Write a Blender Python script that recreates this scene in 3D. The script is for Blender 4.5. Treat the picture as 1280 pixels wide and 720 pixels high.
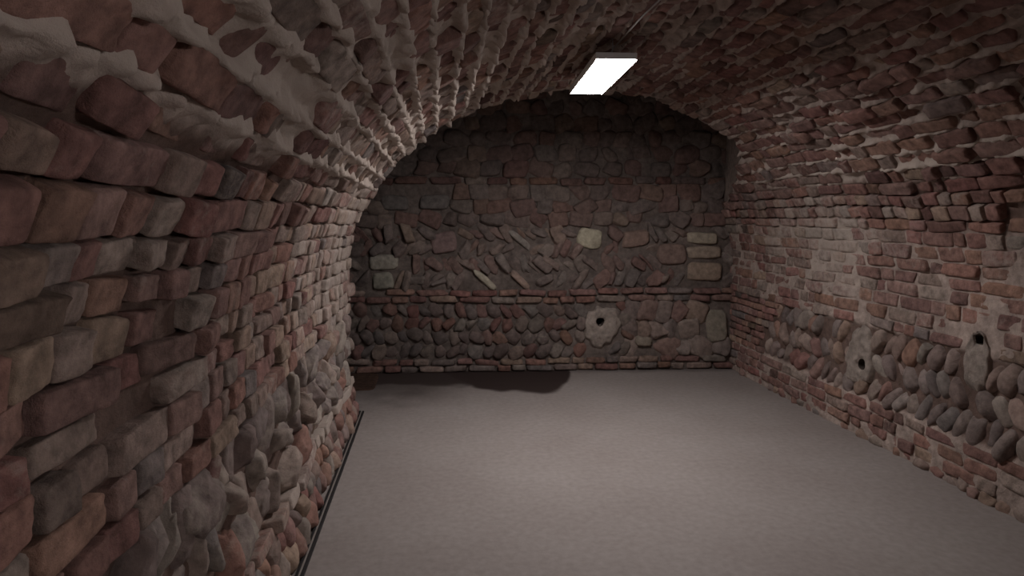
import bpy, math, random
import numpy as np

# ------------------------------------------------------------------ camera, world, exposure
S = bpy.context.scene
for o in list(bpy.data.objects):
    bpy.data.objects.remove(o)
col = S.collection
F_PX, VPX, VPY = 800.0, 546.0, 268.0          # focal length and vanishing point of the tunnel, for 1280x720
cd = bpy.data.cameras.new('camera')
cam = bpy.data.objects.new('camera', cd)
col.objects.link(cam)
cd.sensor_width = 36.0
cd.lens = 36.0 * F_PX / 1280.0
cd.clip_start = 0.02
psi = math.atan2(640 - VPX, F_PX)
phi = math.atan2(360 - VPY, math.hypot(F_PX, 640 - VPX))
cam.location = (0, 0, 1.5)
cam.rotation_euler = (math.pi / 2 - phi, 0, -psi)
S.camera = cam

w = bpy.data.worlds.new('world')
S.world = w
w.use_nodes = True
w.node_tree.nodes['Background'].inputs[0].default_value = (0.02, 0.02, 0.025, 1)
w.node_tree.nodes['Background'].inputs[1].default_value = 0.3
S.view_settings.view_transform = 'Standard'
S.view_settings.look = 'None'
S.view_settings.gamma = 1.0
S.view_settings.use_curve_mapping = False
S.view_settings.exposure = 1.3
LAMP_MAIN = 29.0
REAR_FILL = 17.0  # strength of the added, unseen fill panel

rng = np.random.default_rng(11)
rnd = random.Random(5)


def srgb(r, g, b):
    f = lambda c: (c / 255 / 12.92) if c / 255 <= 0.04045 else ((c / 255 + 0.055) / 1.055) ** 2.4
    return np.array([f(r), f(g), f(b)])


# ------------------------------------------------------------------ materials
def masonry_mat(name, lime_col, lime_scale=5.0, bump=0.5, mottling=0.35):
    m = bpy.data.materials.new(name)
    m.use_nodes = True
    nt = m.node_tree
    n, l = nt.nodes, nt.links
    b = n['Principled BSDF']
    b.inputs['Roughness'].default_value = 1.0
    b.inputs['Specular IOR Level'].default_value = 0.15
    tc = n.new('ShaderNodeTexCoord')
    a = n.new('ShaderNodeAttribute'); a.attribute_name = 'Col'
    la = n.new('ShaderNodeAttribute'); la.attribute_name = 'Lime'

    def noise(sc, det=4, rough=0.6):
        t = n.new('ShaderNodeTexNoise'); t.inputs['Scale'].default_value = sc
        t.inputs['Detail'].default_value = det; t.inputs['Roughness'].default_value = rough
        l.new(tc.outputs['Object'], t.inputs['Vector'])
        return t.outputs['Fac']

    def maprange(src, a0, a1, b0, b1):
        t = n.new('ShaderNodeMapRange'); t.inputs[1].default_value = a0; t.inputs[2].default_value = a1
        t.inputs[3].default_value = b0; t.inputs[4].default_value = b1
        l.new(src, t.inputs[0]); return t.outputs[0]

    def math_(op, x, y):
        t = n.new('ShaderNodeMath'); t.operation = op
        for i, v in enumerate((x, y)):
            if hasattr(v, 'default_value'): l.new(v, t.inputs[i])
            else: t.inputs[i].default_value = v
        return t.outputs[0]
    mott = maprange(noise(22), 0.3, 0.7, 1 - mottling, 1 + mottling)
    big = maprange(noise(2.3, 2), 0.3, 0.7, 0.85, 1.15)
    k = math_('MULTIPLY', mott, big)
    vm = n.new('ShaderNodeVectorMath'); vm.operation = 'SCALE'
    l.new(a.outputs['Color'], vm.inputs[0]); l.new(k, vm.inputs['Scale'])
    ln = math_('MULTIPLY', noise(lime_scale * 4, 5, 0.7), 0.6)
    ln = math_('ADD', ln, math_('MULTIPLY', noise(lime_scale, 3), 0.4))
    ls = math_('ADD', ln, la.outputs['Fac'])
    lf = maprange(ls, 0.74, 1.08, 0.0, 0.85)
    mx = n.new('ShaderNodeMix'); mx.data_type = 'RGBA'
    l.new(lf, mx.inputs[0]); l.new(vm.outputs[0], mx.inputs[6])
    mx.inputs[7].default_value = (*lime_col, 1)
    l.new(mx.outputs[2], b.inputs['Base Color'])
    bp = n.new('ShaderNodeBump'); bp.inputs['Strength'].default_value = bump
    bp.inputs['Distance'].default_value = 0.012
    l.new(noise(34, 6, 0.75), bp.inputs['Height'])
    l.new(bp.outputs[0], b.inputs['Normal'])
    return m


LIME = srgb(178, 165, 154)
M_BRICK = masonry_mat('old_brick', LIME, 7.0, 0.9, 0.42)
M_STONE = masonry_mat('river_stone', srgb(176, 166, 152), 5.0, 0.6, 0.32)
M_MORTAR = masonry_mat('lime_mortar', LIME, 6.0, 0.9, 0.3)


def plain(name, c, rough=0.6, metal=0.0):
    m = bpy.data.materials.new(name); m.use_nodes = True
    n, l = m.node_tree.nodes, m.node_tree.links
    b = n['Principled BSDF']
    t = n.new('ShaderNodeTexNoise'); t.inputs['Scale'].default_value = 30
    r = n.new('ShaderNodeValToRGB')
    r.color_ramp.elements[0].color = (*(c * 0.85), 1); r.color_ramp.elements[1].color = (*(c * 1.12), 1)
    tc = n.new('ShaderNodeTexCoord')
    l.new(tc.outputs['Object'], t.inputs['Vector'])
    l.new(t.outputs['Fac'], r.inputs[0]); l.new(r.outputs[0], b.inputs['Base Color'])
    b.inputs['Roughness'].default_value = rough; b.inputs['Metallic'].default_value = metal
    return m


# ------------------------------------------------------------------ mesh helpers
_tpl = {}


def template(n):
    """closed cube surface, each side an n x n grid, shared edge vertices"""
    if n in _tpl: return _tpl[n]
    idx, vs, fs = {}, [], []

    def vid(p):
        k = tuple(int(round(c * 1000)) for c in p)
        if k not in idx: idx[k] = len(vs); vs.append(p)
        return idx[k]
    g = np.sin(np.linspace(-1, 1, n + 1) * math.pi / 2) if n >= 5 else np.linspace(-1, 1, n + 1)
    for ax in range(3):
        for sg in (-1, 1):
            for i in range(n):
                for j in range(n):
                    q = []
                    for di, dj in ((0, 0), (1, 0), (1, 1), (0, 1)):
                        p = [0, 0, 0]; p[ax] = sg
                        p[(ax + 1) % 3] = g[i + di]; p[(ax + 2) % 3] = g[j + dj]
                        q.append(vid(tuple(p)))
                    fs.append(q if sg > 0 else q[::-1])
    _tpl[n] = (np.array(vs, float), np.array(fs, int))
    return _tpl[n]


class Acc:
    def __init__(self): self.v, self.f, self.c, self.l, self.n = [], [], [], [], 0

    def add(self, v, f, c, l):
        self.v.append(v); self.f.append(f + self.n); self.n += len(v)
        c = np.asarray(c, float)
        if c.ndim == 1: c = np.tile(c, (len(v), 1))
        self.c.append(c)
        self.l.append(np.full(len(v), l) if np.isscalar(l) else l)

    def block(self, cen, axes, half, p=7.0, colr=(.3, .2, .15), lime=0.0, n=5, amp=0.05, cuts=2, cutd=(0.75, 1.05), shear=0.08):
        v, f = template(n)
        v = v / (np.sum(np.abs(v) ** p, axis=1) ** (1 / p))[:, None]
        for _ in range(cuts):
            d = rng.normal(size=3); d[2] = abs(d[2]) * 0.6 + 0.1; d /= np.linalg.norm(d)
            supp = (np.abs(d).sum() if p > 4 else 1.0)
            lim = supp * rng.uniform(*cutd)
            e = np.maximum(0, v @ d - lim)
            v = v - e[:, None] * d * 0.9
        k1 = rng.normal(size=(3, 3)) * 2.2; ph = rng.uniform(0, 6.28, (2, 3))
        k2 = rng.normal(size=(3, 3)) * 5.5
        v = v + amp * np.sin(v @ k1 + ph[0]) + amp * 0.5 * np.sin(v @ k2 + ph[1])
        sh = rng.uniform(-shear, shear, 4)
        v = v.copy()
        v[:, 0] += sh[0] * v[:, 1] + sh[1] * v[:, 2]
        v[:, 1] += sh[2] * v[:, 0]
        v[:, 2] += sh[3] * v[:, 0]
        v = v * np.asarray(half)
        self.add(cen + v @ np.asarray(axes), f, colr, lime)

    def grid(self, P, colr, lime, mask=None):
        """P: (m, n, 3)"""
        m, n = P.shape[:2]
        I = np.arange(m * n).reshape(m, n)
        f = np.stack([I[:-1, :-1], I[1:, :-1], I[1:, 1:], I[:-1, 1:]], -1).reshape(-1, 4)
        if mask is not None: f = f[mask[:-1, :-1].reshape(-1)]
        c = np.asarray(colr)
        c = c.reshape(-1, 3) if c.ndim == 3 else c
        lm = lime if np.isscalar(lime) else lime.reshape(-1)
        self.add(P.reshape(-1, 3), f, c, lm)

    def build(self, name, mat, parent=None, kind=None, smooth=True):
        v = np.concatenate(self.v); f = np.concatenate(self.f)
        me = bpy.data.meshes.new(name)
        me.vertices.add(len(v)); me.vertices.foreach_set('co', v.astype(np.float32).ravel())
        me.loops.add(f.size); me.loops.foreach_set('vertex_index', f.astype(np.int32).ravel())
        me.polygons.add(len(f))
        me.polygons.foreach_set('loop_start', np.arange(0, f.size, 4, dtype=np.int32))
        me.polygons.foreach_set('use_smooth', np.full(len(f), smooth))
        me.update(calc_edges=True)
        a = me.attributes.new('Col', 'FLOAT_COLOR', 'POINT')
        c = np.concatenate(self.c); c = np.clip(np.hstack([c, np.ones((len(c), 1))]), 0, 1)
        a.data.foreach_set('color', c.astype(np.float32).ravel())
        a = me.attributes.new('Lime', 'FLOAT', 'POINT')
        a.data.foreach_set('value', np.concatenate(self.l).astype(np.float32))
        me.materials.append(mat)
        o = bpy.data.objects.new(name, me); col.objects.link(o)
        if parent: o.parent = parent
        if kind: o['kind'] = kind
        return o


def vnoise(x, y, sc, seed):
    """smooth value noise on arrays"""
    r = np.random.default_rng(seed).uniform(-1, 1, (256, 256))
    x = np.asarray(x) / sc + 100.5; y = np.asarray(y) / sc + 100.5
    xi = np.floor(x).astype(int); yi = np.floor(y).astype(int)
    fx = x - xi; fy = y - yi
    fx = fx * fx * (3 - 2 * fx); fy = fy * fy * (3 - 2 * fy)
    g = lambda i, j: r[i % 256, j % 256]
    return (g(xi, yi) * (1 - fx) + g(xi + 1, yi) * fx) * (1 - fy) + (g(xi, yi + 1) * (1 - fx) + g(xi + 1, yi + 1) * fx) * fy


def smooth(a, b, x):
    t = np.clip((x - a) / (b - a), 0, 1); return t * t * (3 - 2 * t)


# ------------------------------------------------------------------ the section of the tunnel
XL, XR, Z0, RISE = -0.66, 2.84, 1.02, 1.41
XC, HW = (XL + XR) / 2, (XR - XL) / 2
pts = [(-0.60, 0.0), (-0.655, 0.27), (XL, 0.29)]
pts += [(XL, z) for z in np.linspace(0.35, Z0, 10)]
pts += [(XC - HW * math.cos(t), Z0 + RISE * math.sin(t)) for t in np.linspace(0, math.pi, 160)[1:]]
pts += [(XR, z) for z in np.linspace(Z0, 0.0, 14)[1:]]
pts = np.array(pts)
seg = np.hypot(*np.diff(pts, axis=0).T)
SS = np.concatenate([[0], np.cumsum(seg)])
STOT = SS[-1]


def prof(s):
    x = np.interp(s, SS, pts[:, 0]); z = np.interp(s, SS, pts[:, 1])
    e = 0.03
    x1 = np.interp(s + e, SS, pts[:, 0]); z1 = np.interp(s + e, SS, pts[:, 1])
    x0 = np.interp(s - e, SS, pts[:, 0]); z0 = np.interp(s - e, SS, pts[:, 1])
    tx, tz = x1 - x0, z1 - z0
    n = np.hypot(tx, tz); tx, tz = tx / n, tz / n
    return x, z, tx, tz, tz, -tx        # position, tangent, inward normal


def s_left(z): return float(np.interp(z, pts[:80, 1], SS[:80]))
def s_right(z): return float(np.interp(-z, -pts[100:, 1], SS[100:]))


ANG = math.radians(25)
SPR_Z = Z0 + RISE * math.sin(ANG)
S_L, S_R = s_left(SPR_Z), s_right(SPR_Z)       # where the walls hand over to the vault
S_CR = (S_L + S_R) / 2
Y_BACK = lambda x: 6.045 - 0.065 * x
Y_MOUTH = 4.84
Y_START = 0.0


def y_end(s):
    """where the vault stops: square on the left and over the crown, running on to the back wall on the right"""
    t = smooth(s_right(2.05), s_right(1.35), s)
    return Y_MOUTH + (6.0 - Y_MOUTH) * t + 0.02 * np.sin(np.asarray(s) * 9)


def warp(s, y):
    return s + 0.012 * vnoise(y, s, 0.9, 1) + 0.004 * vnoise(y, s, 0.25, 2)


def face_off(s, y):
    return 0.022 * vnoise(s, y, 0.8, 3) + 0.008 * vnoise(s, y, 0.22, 4)


def pos(s, y, h):
    sw = warp(s, y)
    x, z, tx, tz, nx, nz = prof(sw)
    h = h + face_off(s, y)
    return np.stack([x + nx * h, np.broadcast_to(y, np.shape(x)), z + nz * h], -1)


def frame(s, y):
    x, z, tx, tz, nx, nz = prof(s)
    return np.array([[0, 1, 0], [float(tx), 0, float(tz)], [float(nx), 0, float(nz)]])


def rot_axes(A, roll, tilt1, tilt2):
    """roll about the normal, small tilts about the other two"""
    c, s = math.cos(roll), math.sin(roll)
    a, b, n = A
    a2, b2 = c * a + s * b, -s * a + c * b
    c, s = math.cos(tilt1), math.sin(tilt1)
    a3, n3 = c * a2 + s * n, -s * a2 + c * n
    c, s = math.cos(tilt2), math.sin(tilt2)
    b3, n4 = c * b2 + s * n3, -s * b2 + c * n3
    return np.array([a3, b3, n4])


RED = [srgb(134, 101, 93), srgb(140, 106, 95), srgb(126, 97, 92), srgb(136, 110, 102), srgb(142, 112, 97), srgb(130, 94, 88)]
BUFF = [srgb(148, 128, 112), srgb(146, 132, 122), srgb(138, 122, 112)]
GREY = [srgb(120, 112, 108), srgb(128, 120, 114), srgb(112, 104, 101), srgb(136, 127, 118), srgb(120, 109, 104)]
MORT = srgb(164, 148, 138)
DIRT = srgb(104, 86, 78)
DUST = srgb(133, 110, 102)


def pick(pals, wts):
    p = pals[rng.choice(len(pals), p=np.array(wts) / sum(wts))]
    c = p[rng.integers(len(p))]
    k = rng.uniform(0.0, 0.5)
    return (c * (1 - k) + DUST * k) * rng.uniform(0.86, 1.12)


# lime cover and mortar depth, as the real wall has them, by place
def cover(s, y):
    """0 bare ... 1 limewashed"""
    s = np.asarray(s, float); y = np.asarray(y, float)
    left = 1 - smooth(S_L + 0.9, S_L + 1.5, s)
    c = 0.62 * left * smooth(2.2, 4.5, y)
    c = c + 0.45 * np.exp(-((s - S_L - 0.35) / 0.40) ** 2) * smooth(0.5, 2.2, y)
    sr = s_right(1.34)
    c = c + 0.72 * np.exp(-((s - sr) / 0.36) ** 2 - ((y - 4.35) / 0.75) ** 2)
    c = c + 0.42 * np.exp(-((s - s_right(1.78)) / 0.15) ** 2) * smooth(5.4, 4.6, y)
    return c + 0.10 * vnoise(s, y, 0.5, 8)


def raked(s, y):
    """how deep the joints are (m, negative is proud)"""
    s = np.asarray(s, float); y = np.asarray(y, float)
    r = 0.040 + 0.008 * vnoise(s, y, 0.6, 9)
    vault = smooth(S_L - 0.05, S_L + 0.12, s) * (1 - smooth(S_R - 0.25, S_R + 0.1, s))
    r = r * (1 - vault) + vault * 0.002
    r = r - 0.016 * smooth(0.2, 0.6, cover(s, y)) * (1 - vault)
    lowr = smooth(s_right(1.55), s_right(1.35), s)
    r = r * (1 - lowr) + lowr * (0.008 + 0.004 * vnoise(s, y, 0.5, 10))
    cob = smooth(s_right(.78), s_right(.74), s) * (1 - smooth(s_right(.32), s_right(.27), s))
    r = r + 0.016 * cob
    return r


HOLES = []       # (s, y, r) openings through the mortar skin


def mortar_sheet(acc, s0, s1, joints, y0=Y_START, ds=0.0125, dy=0.022, mean=MORT):
    ns = int((s1 - s0) / ds) + 1
    sv = np.linspace(s0, s1, ns)
    ye = y_end(sv) + (0.12 if s0 > S_CR else 0.0)
    ny = int((5.9 - y0) / dy)
    tt = np.linspace(0, 1, ny)
    Sg, Tg = np.meshgrid(sv, tt, indexing='ij')
    Yg = y0 + Tg * (ye[:, None] - y0)
    h = -raked(Sg, Yg)
    if joints is not None:
        j = np.array(joints)
        k = np.clip(np.searchsorted(j, Sg), 1, len(j) - 1)
        d = np.minimum(np.abs(Sg - j[k - 1]), np.abs(Sg - j[k]))
        vault = smooth(S_L, S_L + 0.12, Sg) * (1 - smooth(S_R - 0.25, S_R + 0.1, Sg))
        nw = vnoise(Sg, Yg, .09, 26); nv = vnoise(Sg, Yg, .035, 27)
        ridge = np.exp(-(d / (0.019 + .011 * nw + .010 * nv)) ** 2)
        leftside = 1 - smooth(S_CR - 0.6, S_CR + 0.1, Sg)
        h = h + vault * (ridge * (0.001 + 0.014 * leftside + 0.016 * vnoise(Sg, Yg, 0.05, 21) + .012 * nv + .007 * vnoise(Sg, Yg, .018, 28)) - (0.014 + .010 * (1 - leftside) - .007 * nw * leftside) * (1 - ridge) + .009 * leftside * nv)
    h = h + 0.005 * vnoise(Sg, Yg, 0.05, 22) + 0.003 * vnoise(Sg, Yg, 0.025, 23)
    P = pos(Sg, Yg, h)
    mask = np.ones(Sg.shape, bool)
    for hs, hy, hr in HOLES:
        mask &= np.hypot(Sg - hs, Yg - hy) > hr
    v = (vnoise(Sg, Yg, 0.12, 24) * 0.12 + 1.0)[..., None]
    dk = smooth(.008, .026, raked(Sg, Yg))[..., None]
    if joints is not None:       # shade put into the colour: mortar darkened over crown and right haunch
        v = v * (0.78 + 0.22 * leftside + .22 * smooth(S_R - .45, S_R - .1, Sg))[..., None]
    acc.grid(P, (mean * (1 - dk) + DIRT * dk) * v, 0.18 * (1 - dk[..., 0]) + 0.6 * cover(Sg, Yg) + (vault * (.14 + .18 * leftside) if joints is not None else 0) + 0.1 * vnoise(Sg, Yg, 0.15, 25), mask)


def back_sheet(acc, s0, s1, y0=-3.0, y1=Y_START):
    """the plain length of tunnel behind the camera"""
    sv = np.linspace(s0, s1, max(4, int((s1 - s0) / 0.06))); yv = np.linspace(y0, y1 + 0.02, 60)
    Sg, Yg = np.meshgrid(sv, yv, indexing='ij')
    P = pos(Sg, Yg, -0.01 + 0.01 * vnoise(Sg, Yg, 0.1, 31))
    acc.grid(P, np.mean(RED, axis=0) * 1.1, 0.2)


def courses(s0, s1, hmean, jit=0.12):
    out = [s0]
    while out[-1] < s1 - hmean * 0.5:
        out.append(out[-1] + hmean * rng.uniform(1 - jit, 1 + jit))
    out = np.array(out); out = s0 + (out - s0) * (s1 - s0) / (out[-1] - s0)
    return list(out)


def lay_bricks(acc, jl, mode, y0=Y_START, y1=None, skip=None, out0=0.0, lime0=0.0):
    for c in range(len(jl) - 1):
        sa, sb = jl[c], jl[c + 1]
        sm = (sa + sb) / 2
        ye = min(float(y_end(sm)), y1 if y1 else 99)
        y = y0 - rng.uniform(0, 0.2)
        stretcher = rng.random() < 0.5
        while y < ye - 0.04:
            if mode == 'left':
                L = rng.choice([0.125, 0.24, 0.14, 0.10], p=[.5, .18, .22, .10])
            elif mode == 'vault':
                L = rng.choice([0.125, 0.25, 0.19, 0.09], p=[.25, .45, .2, .10])
            else:
                L = rng.choice([0.125, 0.25, 0.19, 0.09], p=[.3, .45, .15, .10])
                if 1.5 < prof(sm)[1] < 1.85: L = rng.choice([0.11, 0.13, 0.09])
            L *= rng.uniform(0.92, 1.08)
            L = min(L, ye - y)
            if L < 0.05: break
            ym = y + L / 2
            y += L
            if skip and skip(sm, ym): continue
            if rng.random() < 0.012: continue                      # a brick that fell out
            cv = float(cover(sm, ym))
            rk = float(raked(sm, ym))
            vlt = mode == 'vault'
            jt = 0.011 if mode != 'left' else 0.012
            if vlt:
                jt = 0.024 if sm < S_CR - 0.2 else 0.016
            hh = (sb - sa - jt * rng.uniform(0.4, 1.1)) / 2
            hl = (L - jt * rng.uniform(0.5, 1.6)) / 2
            if rng.random() < 0.1: hh *= 0.85; hl *= 0.92
            A = frame(float(warp(sm, ym)), ym)
            A = rot_axes(A, rng.normal() * (0.02 if not vlt else 0.035), rng.normal() * (0.04 if mode == 'right' else 0.06), rng.normal() * 0.045)
            out = rng.normal() * (0.005 if mode == 'right' else 0.008 if mode == 'left' else .012)
            if 1.45 < prof(sm)[1] < 1.85 and mode == 'right': out += abs(rng.normal()) * 0.006
            dep = 0.06
            cen = pos(sm, ym, out + out0 - dep)
            if cv > 0.45: w_ = (3, 3, 1)
            elif mode == 'left': w_ = (6, 3.4, 0.6)
            elif mode == 'vault': w_ = (8, 1.4, 0.3)
            else: w_ = (7, 2, 0.4)
            c_ = pick([RED, BUFF, GREY], w_)
            if rng.random() < 0.06: c_ = c_ * 0.6
            lm = lime0 + 0.10 + 0.55 * cv * (0.35 if vlt else 1) + rng.normal() * 0.09 - (0.06 if vlt else 0)
            if vlt: c_ = c_ * 0.88
            near = ym < 2.6
            acc.block(cen, A, (hl, hh, dep), p=rng.uniform(10, 18), colr=c_, lime=lm, n=8 if near else 6,
                      amp=0.035 if mode != 'right' else 0.025, cuts=rng.integers(0, 3), cutd=(0.80, 0.98), shear=0.09)


def lay_cobbles(acc, rows, y0, y1, wid, tilt0, colf, skip=None, posf=None, framef=None, lime=0.1, dep=0.05, asp=0.72, n=6, pr=(2.2, 3.2), jag=0):
    """rows of tilted river stones, each row leaning the other way"""
    posf = posf or pos; framef = framef or (lambda s, y: frame(s, y))
    for r in range(len(rows) - 1):
        sa, sb = rows[r], rows[r + 1]
        y = y0
        while y < y1:
            W = wid * rng.uniform(0.7, 1.3)
            ym, y = y + W / 2, y + W
            sm = (sa + sb) / 2 + rng.normal() * 0.008
            if skip and skip(sm, ym): continue
            A = rot_axes(framef(sm, ym), (tilt0 if r % 2 else -tilt0) + rng.normal() * (0.16 + .16 * jag), rng.normal() * 0.15, rng.normal() * 0.15)
            H = (sb - sa) * rng.uniform(0.54, 0.68)
            out = rng.normal() * (0.008 + .006 * jag) - 0.004
            acc.block(posf(sm, ym, out - dep + 0.012), A, (W * asp * rng.uniform(.75, 1), H, dep * rng.uniform(.85, 1.2)), p=rng.uniform(*pr),
                      colr=colf(sm, ym), lime=lime + rng.normal() * 0.08, n=n + 2 * (jag > 0), amp=0.06 + .025 * jag, cuts=rng.integers(1, 4) + jag, cutd=(0.72 - .06 * jag, 0.95), shear=0.15 + .08 * jag)


# ------------------------------------------------------------------ openings and patches (on the right wall and the back wall)
PATCH_A = (s_right(0.53), 3.95)      # with a pipe hole
HOLE_A = (s_right(0.50), 3.93, 0.030)
PATCH_B = (s_right(0.68), 3.03)
HOLE_B = (s_right(0.855), 3.01, 0.030)
HOLES += [(HOLE_A[0], HOLE_A[1], 0.048), (HOLE_B[0], HOLE_B[1], 0.042)]


def in_patch(s, y):
    if abs(y - PATCH_A[1]) < 0.13 and s_right(0.78) < s < s_right(0.36): return True
    if abs(y - PATCH_B[1]) < 0.085 and s_right(0.885) < s < s_right(0.52): return True
    return False


# ------------------------------------------------------------------ left wall
sL76, sL29 = s_left(0.78), s_left(0.29)
JL = courses(sL76, S_L, 0.088)
a = Acc(); mortar_sheet(a, 0.0, S_L, None, ds=0.02, dy=0.028); back_sheet(a, 0, S_L)
wall_left = a.build('wall_left', M_MORTAR, kind='structure')
a = Acc(); lay_bricks(a, JL, 'left'); a.build('brickwork', M_BRICK, wall_left)
a = Acc()
lay_cobbles(a, [sL29, s_left(.45), s_left(.61), s_left(.785)], 0.3, 4.80, 0.11, 0.5,
            lambda s, y: pick([GREY, BUFF, RED], (8, 1.5, 1)), lime=0.24, asp=.66, dep=.06, pr=(2.0, 4.0), jag=2)
a.build('cobble_band', M_STONE, wall_left)
a = Acc(); lay_bricks(a, [s_left(.235), sL29 + 0.005], 'right', y0=0.3, y1=4.82, out0=.022, lime0=.3)
a.build('ledge_course', M_BRICK, wall_left)
a = Acc()
lay_cobbles(a, [0.0, s_left(.12), s_left(.235)], 0.3, 4.80, 0.10, 0.6,
            lambda s, y: pick([GREY, BUFF, RED], (3, 2, 5)), lime=0.12, asp=.6)
a.build('rubble_footing', M_STONE, wall_left)

# ------------------------------------------------------------------ right wall
sR76, sR27 = s_right(0.765), s_right(0.275)
JR = courses(S_R, sR76, 0.076)
a = Acc(); mortar_sheet(a, S_R, STOT, None, ds=0.0125, dy=0.022); back_sheet(a, S_R, STOT)
wall_right = a.build('wall_right', M_MORTAR, kind='structure')
a = Acc(); lay_bricks(a, JR, 'right', skip=in_patch); a.build('brickwork', M_BRICK, wall_right)


def zone_brick(s, y):       # the squared brick end near the corner and the repair in the foreground
    return y > 5.05 + 0.25 * (s - sR76) / 0.5 or (y < 2.55 and s < s_right(0.55))


a = Acc()
lay_cobbles(a, [sR76 + .004, s_right(.60), s_right(.44), sR27 + .01], 0.8, 5.4, 0.10, 0.55,
            lambda s, y: pick([GREY, BUFF, RED], (7, 2, 1.4)), skip=lambda s, y: in_patch(s, y) or zone_brick(s, y), lime=0.12, asp=.62, dep=.06, pr=(2.1, 2.7))
a.build('cobble_band', M_STONE, wall_right)
a = Acc()
lay_bricks(a, courses(sR76, sR27, 0.062), 'right', skip=lambda s, y: not zone_brick(s, y))
a.build('brick_infill', M_BRICK, wall_right)
a = Acc(); lay_bricks(a, courses(sR27, s_right(0.05), 0.075), 'right')
a.build('base_courses', M_BRICK, wall_right)
a = Acc()
lay_cobbles(a, [s_right(.055), STOT + .015], 0.8, 5.6, 0.10, 0.1, lambda s, y: pick([GREY, BUFF, RED], (2, 2, 5)), lime=0.1, asp=.6,
            skip=lambda s, y: rng.random() < 0.25)
a.build('rubble_footing', M_STONE, wall_right)


def patch(acc, P_, du, dv, hole, hr, square, posf, proud=0.018, nr=26, na=64, depth=0.16):
    """a lumpy mortar patch with an opening that runs into the wall"""
    acc2 = Acc()
    th = np.linspace(0, 2 * math.pi, na + 1)
    hs, hy = hole
    outline = 1 + 0.08 * np.sin(th * 2 + 1) + 0.06 * np.sin(th * 3 + .4) + 0.05 * np.sin(th * 7 + 2) + .04 * np.sin(th * 11)
    if square:
        k = 1 / np.maximum(np.abs(np.cos(th)), np.abs(np.sin(th))); hrr = hr * np.minimum(k, 1.35)
    else:
        hrr = hr * (1 + .08 * np.sin(3 * th))
    ou = P_[0] + dv * outline * np.sin(th); oy = P_[1] + du * outline * np.cos(th)
    iu = hs + hrr * np.sin(th); iy = hy + hrr * np.cos(th)
    t = np.linspace(0, 1, nr)[:, None]
    Sg = iu[None] + (ou - iu)[None] * t; Yg = iy[None] + (oy - iy)[None] * t
    h = proud * (1 - smooth(0.55, 1.0, t)) - 0.045 * smooth(0.75, 1.0, t) + 0.006 * vnoise(Sg, Yg, 0.06, 41) + 0.006 * vnoise(Sg, Yg, 0.03, 42)
    h = h - 0.012 * (1 - smooth(0, .08, t))
    h[:, -1] = h[:, 0]
    acc.grid(posf(Sg, Yg, h), srgb(142, 131, 122), 0.2)
    t2 = np.linspace(0, 1, 8)[:, None]
    S2 = np.repeat(iu[None], 8, 0); Y2 = np.repeat(iy[None], 8, 0)
    h2 = h[0][None] * (1 - t2) - depth * t2
    S2 = hs + (S2 - hs) * (1 - .15 * t2); Y2 = hy + (Y2 - hy) * (1 - .15 * t2)
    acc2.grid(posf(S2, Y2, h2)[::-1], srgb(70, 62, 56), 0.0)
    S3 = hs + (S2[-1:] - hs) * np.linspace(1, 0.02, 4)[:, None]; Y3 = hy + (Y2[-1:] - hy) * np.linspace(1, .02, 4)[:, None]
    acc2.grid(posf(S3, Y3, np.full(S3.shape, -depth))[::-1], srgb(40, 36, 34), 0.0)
    return acc2


a = Acc(); h = patch(a, (s_right(0.55), 3.97), 0.135, 0.245, HOLE_A[:2], 0.036, False, pos)
pa = a.build('mortar_patch', M_MORTAR, wall_right); h.build('pipe_hole', M_MORTAR, pa)
a = Acc(); h = patch(a, (s_right(0.70), 3.02), 0.085, 0.20, HOLE_B[:2], 0.030, True, pos, proud=0.008)
pb = a.build('mortar_patch', M_MORTAR, wall_right); h.build('socket_hole', M_MORTAR, pb)

# ------------------------------------------------------------------ vault
JV = courses(S_L, S_CR - 0.5, 0.105, 0.15)[:-1] + courses(S_CR - 0.5, S_R, 0.088, 0.1)
a = Acc(); mortar_sheet(a, S_L, S_R, JV, ds=0.008, dy=0.015, mean=MORT * 1.08); back_sheet(a, S_L, S_R)
# solid mouth of the vault: its thickness, and the wall above it
sv = np.linspace(0.0, S_R + 0.75, 260)
E = y_end(sv)
P0 = pos(sv, E, -0.02)
up = P0.copy(); up[:, 1] += 0.01
top = P0.copy(); top[:, 2] = 2.85
wallside = sv < s_left(1.0)
top[wallside, 2] = P0[wallside, 2]; top[wallside, 0] = P0[wallside, 0] - 1.6
q = np.stack([P0 + (top - P0) * t for t in np.linspace(0, 1, 6)], 1)
a.grid(q, MORT * .8, 0.0)
ceiling = a.build('ceiling', M_MORTAR, kind='structure')
a = Acc(); lay_bricks(a, JV, 'vault'); a.build('vault_brickwork', M_BRICK, ceiling)
# ring of brick ends round the mouth, seen on the edge of the arch
a = Acc()
s = s_left(0.9)
while s < s_right(2.1):
    L = rng.uniform(0.07, 0.11)
    A = frame(s, 0)
    A = rot_axes(A, rng.normal() * .05, rng.normal() * .08, rng.normal() * .05)
    a.block(pos(s + L / 2, float(y_end(s)) - 0.055, -0.035 + rng.normal() * .008), A, (0.075, L * .46, 0.045), p=6, colr=pick([RED, BUFF, GREY], (5, 3, 2)),
            lime=0.42, n=5, cuts=2, cutd=(.72, .98))
    s += L
a.build('arch_ring', M_BRICK, ceiling)

# ------------------------------------------------------------------ back wall
AX = np.array([1.0, -0.065, 0.0]); AX /= np.linalg.norm(AX)
NB = np.array([-0.065, -1.0, 0.0]); NB /= np.linalg.norm(NB)


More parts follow.
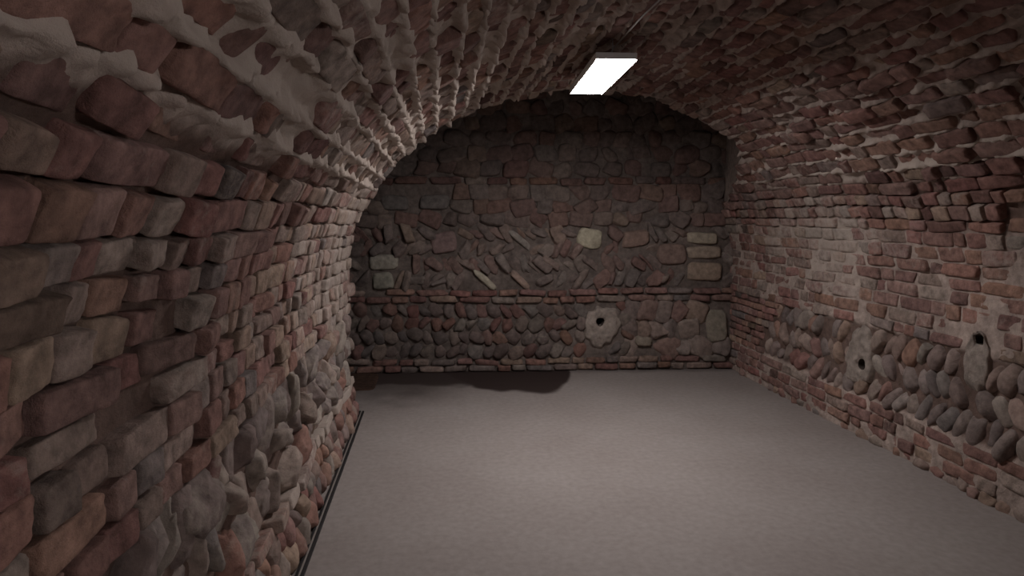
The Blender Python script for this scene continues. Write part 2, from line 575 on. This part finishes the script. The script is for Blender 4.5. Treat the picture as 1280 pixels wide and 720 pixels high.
def posb(z, x, h):
    z = np.asarray(z, float); x = np.asarray(x, float)
    h = h + 0.015 * vnoise(x, z, 0.7, 51)
    zz = z + 0.012 * vnoise(x, z, 0.8, 52)
    return np.stack([x + NB[0] * h, Y_BACK(x) + NB[1] * h, zz], -1)


def frameb(z, x): return np.array([AX, [0, 0, 1.0], NB])


HB = (1.553, 0.478)     # x, z of the pipe hole
xs = np.linspace(-2.3, 2.95, 260); zs = np.linspace(-0.05, 2.9, 150)
Zg, Xg = np.meshgrid(zs, xs, indexing='ij')
mask = np.hypot(Zg - HB[1], Xg - HB[0]) > 0.055
mb = (srgb(104, 94, 88)) * ((1 + 0.15 * vnoise(Xg, Zg, .15, 53)))[..., None]
a = Acc(); a.grid(posb(Zg, Xg, -0.028 + .008 * smooth(.7, .85, Zg) + .008 * vnoise(Xg, Zg, .05, 54))[:, ::-1], mb[:, ::-1], 0.06 + 0.05 * vnoise(Xg, Zg, .3, 55), mask[:, ::-1])
wall_back = a.build('wall_back', M_MORTAR, kind='structure')

QUOINS = [  # x, z, half width, half height, colour, roll: the pale stones one can pick out
    (1.44, 1.28, .115, .095, srgb(168, 160, 140), -.25), (-.50, 1.06, .135, .07, srgb(150, 144, 132), .0),
    (-.51, .88, .10, .085, srgb(138, 134, 122), .1), (2.52, 1.27, .15, .055, srgb(150, 140, 124), .0),
    (2.55, 1.135, .16, .06, srgb(142, 128, 114), .0), (2.56, .95, .17, .09, srgb(136, 120, 106), .0),
    (.45, .89, .15, .035, srgb(158, 150, 134), -.75), (.80, 1.25, .16, .032, srgb(136, 128, 120), -.7),
    (.79, .88, .13, .035, srgb(150, 130, 118), -.8), (1.98, .27, .08, .05, srgb(130, 120, 108), 0),
    (2.70, .42, .10, .16, srgb(126, 118, 106), 0), (1.88, 1.27, .13, .08, srgb(128, 108, 98), .1),
    (2.24, 1.12, .14, .10, srgb(118, 100, 92), 0), (.06, 1.24, .12, .10, srgb(128, 108, 104), .1),
    (-.02, 1.62, .14, .07, srgb(104, 98, 94), 0), (-.38, 1.62, .13, .07, srgb(104, 98, 94), 0)]


def near_q(z, x):
    if abs(x - 1.58) < .16 and .2 < z < .66: return True
    return any(((x - q[0]) / (q[2] + .045)) ** 2 + ((z - q[1]) / (q[3] + .05)) ** 2 < 1 for q in QUOINS)


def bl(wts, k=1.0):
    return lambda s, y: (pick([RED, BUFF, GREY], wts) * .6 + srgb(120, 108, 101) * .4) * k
XB0, XB1 = -2.2, 2.8
# lower cobbles, rows leaning alternately
a = Acc()
lay_cobbles(a, [.13, .27, .40, .53, .665], XB0, 1.78, 0.115, 0.75, (lambda s, y: pick([RED, BUFF, GREY], (3, 1, 6)) * .62), skip=near_q, posf=posb, framef=frameb, lime=0.0, asp=.58, n=6)
lay_cobbles(a, [.13, .30, .48, .66], 1.78, 2.72, 0.17, 0.35, bl((4, 2, 4), .95), skip=near_q, posf=posb, framef=frameb, lime=0.06, asp=.7, n=6, pr=(2.6, 6))
a.build('cobble_band', M_STONE, wall_back)
# mixed stone and broken brick
a = Acc()
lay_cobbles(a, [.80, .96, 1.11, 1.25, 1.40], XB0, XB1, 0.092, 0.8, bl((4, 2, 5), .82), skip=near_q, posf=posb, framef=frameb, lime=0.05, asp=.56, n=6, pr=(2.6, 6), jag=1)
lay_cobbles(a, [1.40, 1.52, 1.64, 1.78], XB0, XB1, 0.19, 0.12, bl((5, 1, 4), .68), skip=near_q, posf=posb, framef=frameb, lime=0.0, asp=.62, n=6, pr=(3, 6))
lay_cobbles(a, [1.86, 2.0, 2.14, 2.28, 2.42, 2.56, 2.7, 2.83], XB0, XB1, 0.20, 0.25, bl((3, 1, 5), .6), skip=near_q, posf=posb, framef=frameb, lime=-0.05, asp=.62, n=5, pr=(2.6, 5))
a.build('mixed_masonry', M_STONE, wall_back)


def rowb(acc, z0, z1, x0, x1, Lm, wts, k, out=0.0):
    x = x0
    while x < x1:
        L = Lm * rng.uniform(.6, 1.3); xm = x + L / 2; x += L
        if near_q((z0 + z1) / 2, xm): continue
        A = rot_axes(frameb(0, 0), rng.normal() * .03, rng.normal() * .05, rng.normal() * .05)
        acc.block(posb((z0 + z1) / 2 + rng.normal() * .004, xm, out - .05 + rng.normal() * .006), A, (L * .46, (z1 - z0) * .44, .055), p=6,
                  colr=pick([RED, BUFF, GREY], wts) * k, lime=0.02 + rng.normal() * .05, n=5, cuts=2, cutd=(.75, 1))


a = Acc()
rowb(a, .665, .735, XB0, XB1, .24, (6, 2, 1), .8, .006)
rowb(a, .735, .80, XB0, XB1, .24, (6, 3, 1), .9, .014)
rowb(a, 1.78, 1.86, XB0, XB1, .26, (6, 1, 2), .55, .01)
rowb(a, .0, .065, XB0, XB1, .22, (5, 2, 3), .8, .012)
rowb(a, .065, .13, XB0, XB1, .22, (5, 2, 3), .8, .004)
a.build('levelling_courses', M_BRICK, wall_back)
a = Acc()
for x, z, hw, hh, c, r in QUOINS:
    A = rot_axes(frameb(0, 0), r, rng.normal() * .08, rng.normal() * .06)
    a.block(posb(z, x, -.035), A, (hw, hh, .055), p=4.5 if hh > .04 else 3.5, colr=c, lime=.0, n=7, cuts=2, cutd=(.75, .95), amp=.05)
a.build('pale_stones', M_STONE, wall_back)
a = Acc(); h = patch(a, (0.42, 1.575), 0.185, 0.235, (HB[1], HB[0]), 0.040, False, posb, proud=.02)
pc = a.build('mortar_patch', M_MORTAR, wall_back); h.build('pipe_hole', M_MORTAR, pc)

# ------------------------------------------------------------------ the taller bay between the vault mouth and the back wall, and the wall behind the camera
a = Acc()


def quad(acc, p0, p1, p2, p3, m, n, c, l=0.0, amp=.015, seed=61):
    p0, p1, p2, p3 = map(np.array, (p0, p1, p2, p3))
    u = np.linspace(0, 1, m)[:, None, None]; v = np.linspace(0, 1, n)[None, :, None]
    P = (p0 * (1 - u) + p1 * u) * (1 - v) + (p3 * (1 - u) + p2 * u) * v
    nn = np.cross(p1 - p0, p3 - p0).astype(float); nn /= np.linalg.norm(nn)
    U, V = np.meshgrid(np.linspace(0, 1, m) * np.linalg.norm(p1 - p0), np.linspace(0, 1, n) * np.linalg.norm(p3 - p0), indexing='ij')
    P = P + nn * (amp * vnoise(U, V, .12, seed))[..., None]
    acc.grid(P, c, l)


quad(a, (-2.3, 4.80, 2.84), (3.0, 4.80, 2.84), (3.0, 6.3, 2.84), (-2.3, 6.3, 2.84), 90, 30, srgb(90, 72, 66))
a.build('bay_soffit', M_BRICK, ceiling)
a = Acc()
quad(a, (2.88, 4.6, 0.8), (2.88, 6.2, 0.8), (2.88, 6.2, 2.9), (2.88, 4.6, 2.9), 40, 50, srgb(100, 76, 68))
a.build('bay_side', M_BRICK, wall_right)
a = Acc()
quad(a, (-2.25, 4.7, -0.05), (-2.25, 6.4, -0.05), (-2.25, 6.4, 2.9), (-2.25, 4.7, 2.9), 40, 60, srgb(100, 76, 68))
a.build('recess_side', M_BRICK, wall_left)
a = Acc()
quad(a, (-0.9, -3.0, -0.1), (3.1, -3.0, -0.1), (3.1, -3.0, 2.6), (-0.9, -3.0, 2.6), 60, 40, srgb(120, 90, 80), .1)
a.build('wall_front', M_BRICK, kind='structure')

# ------------------------------------------------------------------ floor
fm = bpy.data.materials.new('screed_floor'); fm.use_nodes = True
n, l = fm.node_tree.nodes, fm.node_tree.links
b = n['Principled BSDF']; b.inputs['Roughness'].default_value = .8; b.inputs['Specular IOR Level'].default_value = .25
tc = n.new('ShaderNodeTexCoord')


def nz(sc, det=4, vec=None):
    t = n.new('ShaderNodeTexNoise'); t.inputs['Scale'].default_value = sc; t.inputs['Detail'].default_value = det
    l.new(vec or tc.outputs['Object'], t.inputs['Vector']); return t.outputs['Fac']


r1 = n.new('ShaderNodeValToRGB'); l.new(nz(1.6, 5), r1.inputs[0])
r1.color_ramp.elements[0].position = .3; r1.color_ramp.elements[1].position = .7
r1.color_ramp.elements[0].color = (*srgb(138, 129, 124), 1); r1.color_ramp.elements[1].color = (*srgb(147, 139, 134), 1)
r2 = n.new('ShaderNodeValToRGB'); l.new(nz(28, 6), r2.inputs[0])
r2.color_ramp.elements[0].position = .25; r2.color_ramp.elements[1].position = .75
r2.color_ramp.elements[0].color = (.86, .86, .86, 1); r2.color_ramp.elements[1].color = (1.1, 1.1, 1.1, 1)
mm = n.new('ShaderNodeMix'); mm.data_type = 'RGBA'; mm.blend_type = 'MULTIPLY'; mm.inputs[0].default_value = 1
l.new(r1.outputs[0], mm.inputs[6]); l.new(r2.outputs[0], mm.inputs[7])
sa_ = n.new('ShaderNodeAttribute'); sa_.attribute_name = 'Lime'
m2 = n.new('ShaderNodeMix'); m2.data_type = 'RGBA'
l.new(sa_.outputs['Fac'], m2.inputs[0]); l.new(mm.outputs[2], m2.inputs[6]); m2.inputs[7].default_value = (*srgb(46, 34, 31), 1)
l.new(m2.outputs[2], b.inputs['Base Color'])
bp = n.new('ShaderNodeBump'); bp.inputs['Strength'].default_value = .25; bp.inputs['Distance'].default_value = .004
l.new(nz(40, 5), bp.inputs['Height']); l.new(bp.outputs[0], b.inputs['Normal'])

xs = np.concatenate([np.linspace(-2.4, -.62, 40), np.linspace(-.57, 3.0, 260)])
ys = np.concatenate([np.linspace(-3.1, 4.6, 60), np.linspace(4.62, 6.3, 130)])
X, Y = np.meshgrid(xs, ys, indexing='ij')
Z = 0.003 * vnoise(X, Y, .9, 71)
# ragged dark patch and brown bands along the foot of the back wall
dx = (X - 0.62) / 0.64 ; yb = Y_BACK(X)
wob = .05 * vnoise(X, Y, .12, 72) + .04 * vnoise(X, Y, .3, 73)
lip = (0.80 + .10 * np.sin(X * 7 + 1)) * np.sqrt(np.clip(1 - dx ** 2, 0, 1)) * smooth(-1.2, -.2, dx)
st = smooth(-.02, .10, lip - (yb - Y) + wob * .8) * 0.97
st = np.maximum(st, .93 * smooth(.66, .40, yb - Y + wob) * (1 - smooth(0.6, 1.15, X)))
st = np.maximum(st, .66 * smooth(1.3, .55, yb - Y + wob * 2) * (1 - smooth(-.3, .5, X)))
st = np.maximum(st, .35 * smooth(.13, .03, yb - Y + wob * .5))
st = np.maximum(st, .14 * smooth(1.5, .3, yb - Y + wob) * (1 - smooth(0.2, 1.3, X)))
a = Acc()
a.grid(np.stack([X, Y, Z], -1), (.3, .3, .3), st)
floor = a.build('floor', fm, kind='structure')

# stone threshold in the mouth of the side recess
a = Acc()
a.block(np.array([-1.2, 5.77, -0.035]), np.eye(3), (.65, .30, .045), p=14, colr=srgb(66, 50, 42), lime=-.2, n=8, amp=.006, cuts=0, shear=.02)
a.build('threshold_slab', M_STONE, floor)

# metal edging along the foot of the left wall
STEEL = plain('dull_steel', srgb(150, 142, 136), .5, .4)
BLACK = plain('black_rubber', srgb(22, 18, 18), .8)


def prism(name, x0, x1, y0, y1, z0, z1, mat, parent=None, bev=.002):
    me = bpy.data.meshes.new(name)
    vs = [(x, y, z) for x in (x0, x1) for y in (y0, y1) for z in (z0, z1)]
    fs = [(0, 1, 3, 2), (4, 6, 7, 5), (0, 4, 5, 1), (2, 3, 7, 6), (0, 2, 6, 4), (1, 5, 7, 3)]
    me.from_pydata(vs, [], fs)
    me.materials.append(mat)
    o = bpy.data.objects.new(name, me); col.objects.link(o); o.parent = parent
    md = o.modifiers.new('bevel', 'BEVEL'); md.width = bev; md.segments = 2
    return o


tr = prism('trim_1', -.582, -.568, 1.2, 4.86, -.01, .012, BLACK)
tr['kind'] = 'structure'
prism('metal_strip', -.590, -.5825, 1.2, 4.85, -.008, .016, STEEL, tr)
prism('wall_seal', -.602, -.5905, 1.2, 4.85, -.008, .014, BLACK, tr)
prism('return_piece', -.66, -.583, 4.83, 4.862, -.008, .012, BLACK, tr)

# ------------------------------------------------------------------ ceiling light, and an added fill panel
WHITE = plain('white_lamp_housing', srgb(214, 214, 212), .45)
METAL = plain('zinc_bracket', srgb(150, 150, 150), .4, .8)


def emis(name, st):
    m = bpy.data.materials.new(name); m.use_nodes = True
    b = m.node_tree.nodes['Principled BSDF']
    b.inputs['Base Color'].default_value = (.9, .9, .9, 1)
    b.inputs['Emission Color'].default_value = (1.0, .95, .955, 1)
    b.inputs['Emission Strength'].default_value = st
    return m


def ceiling_light(x, y, z, rz, label, st, ry=0.0):
    e = bpy.data.objects.new('ceiling_light', None); col.objects.link(e)
    e.location = (x, y, z); e.rotation_euler = (0, ry, rz)
    e['label'] = label; e['category'] = 'ceiling light'
    prism('housing', -.107, .107, -.46, .46, .006, .04, WHITE, e, .004)
    for sx in (-1, 1):
        prism('side_rim', min(sx * .1035, sx * .107), max(sx * .1035, sx * .107), -.46, .46, -.001, .0058, WHITE, e, .0005)
    prism('diffuser', -.103, .103, -.455, .455, .001, .0055, emis('lit_diffuser', st), e, .003)
    for yy in (-.36, .36):
        prism('bracket', -.06, .06, yy - .012, yy + .012, .046, .052, METAL, e, .001)
        prism('hanger_rod', -.0025, .0025, yy - .0025, yy + .0025, .053, .17, METAL, e, .001)
    return e


main_lamp = ceiling_light(0.948, 3.735, 2.28, -math.radians(3.6), 'white rectangular panel light glowing under the crown of the brick vault', LAMP_MAIN)
ceiling_light(2.40, -0.70, 1.60, 0, 'added white fill panel on the right wall behind the viewpoint, out of view', REAR_FILL, math.radians(80))  # unseen panel added to brighten the near left wall and left vault

# supply cable clipped along the crown from the lamp towards the viewer
cu = bpy.data.curves.new('power_cable', 'CURVE'); cu.dimensions = '3D'
cu.bevel_depth = .0045; cu.bevel_resolution = 3
sp = cu.splines.new('POLY')
cp = [(.945, 3.62, 2.325), (.958, 3.56, 2.372), (.962, 3.48, 2.395), (.953, 3.2, 2.398), (.942, 2.95, 2.397), (.945, 2.5, 2.398), (.96, 1.6, 2.397), (.98, .6, 2.398), (1.0, -.6, 2.398), (1.0, -2.9, 2.397)]
sp.points.add(len(cp) - 1)
for p, c in zip(sp.points, cp): p.co = (*c, 1)
ob = bpy.data.objects.new('power_cable', cu); col.objects.link(ob)
cu.materials.append(plain('pale_cable', srgb(150, 142, 136), .6))
dg = bpy.context.evaluated_depsgraph_get()
me = bpy.data.meshes.new_from_object(ob.evaluated_get(dg))
bpy.data.objects.remove(ob)
ob = bpy.data.objects.new('power_cable', me); col.objects.link(ob)
bpy.context.view_layer.update()
ob.parent = main_lamp; ob.matrix_parent_inverse = main_lamp.matrix_world.inverted()
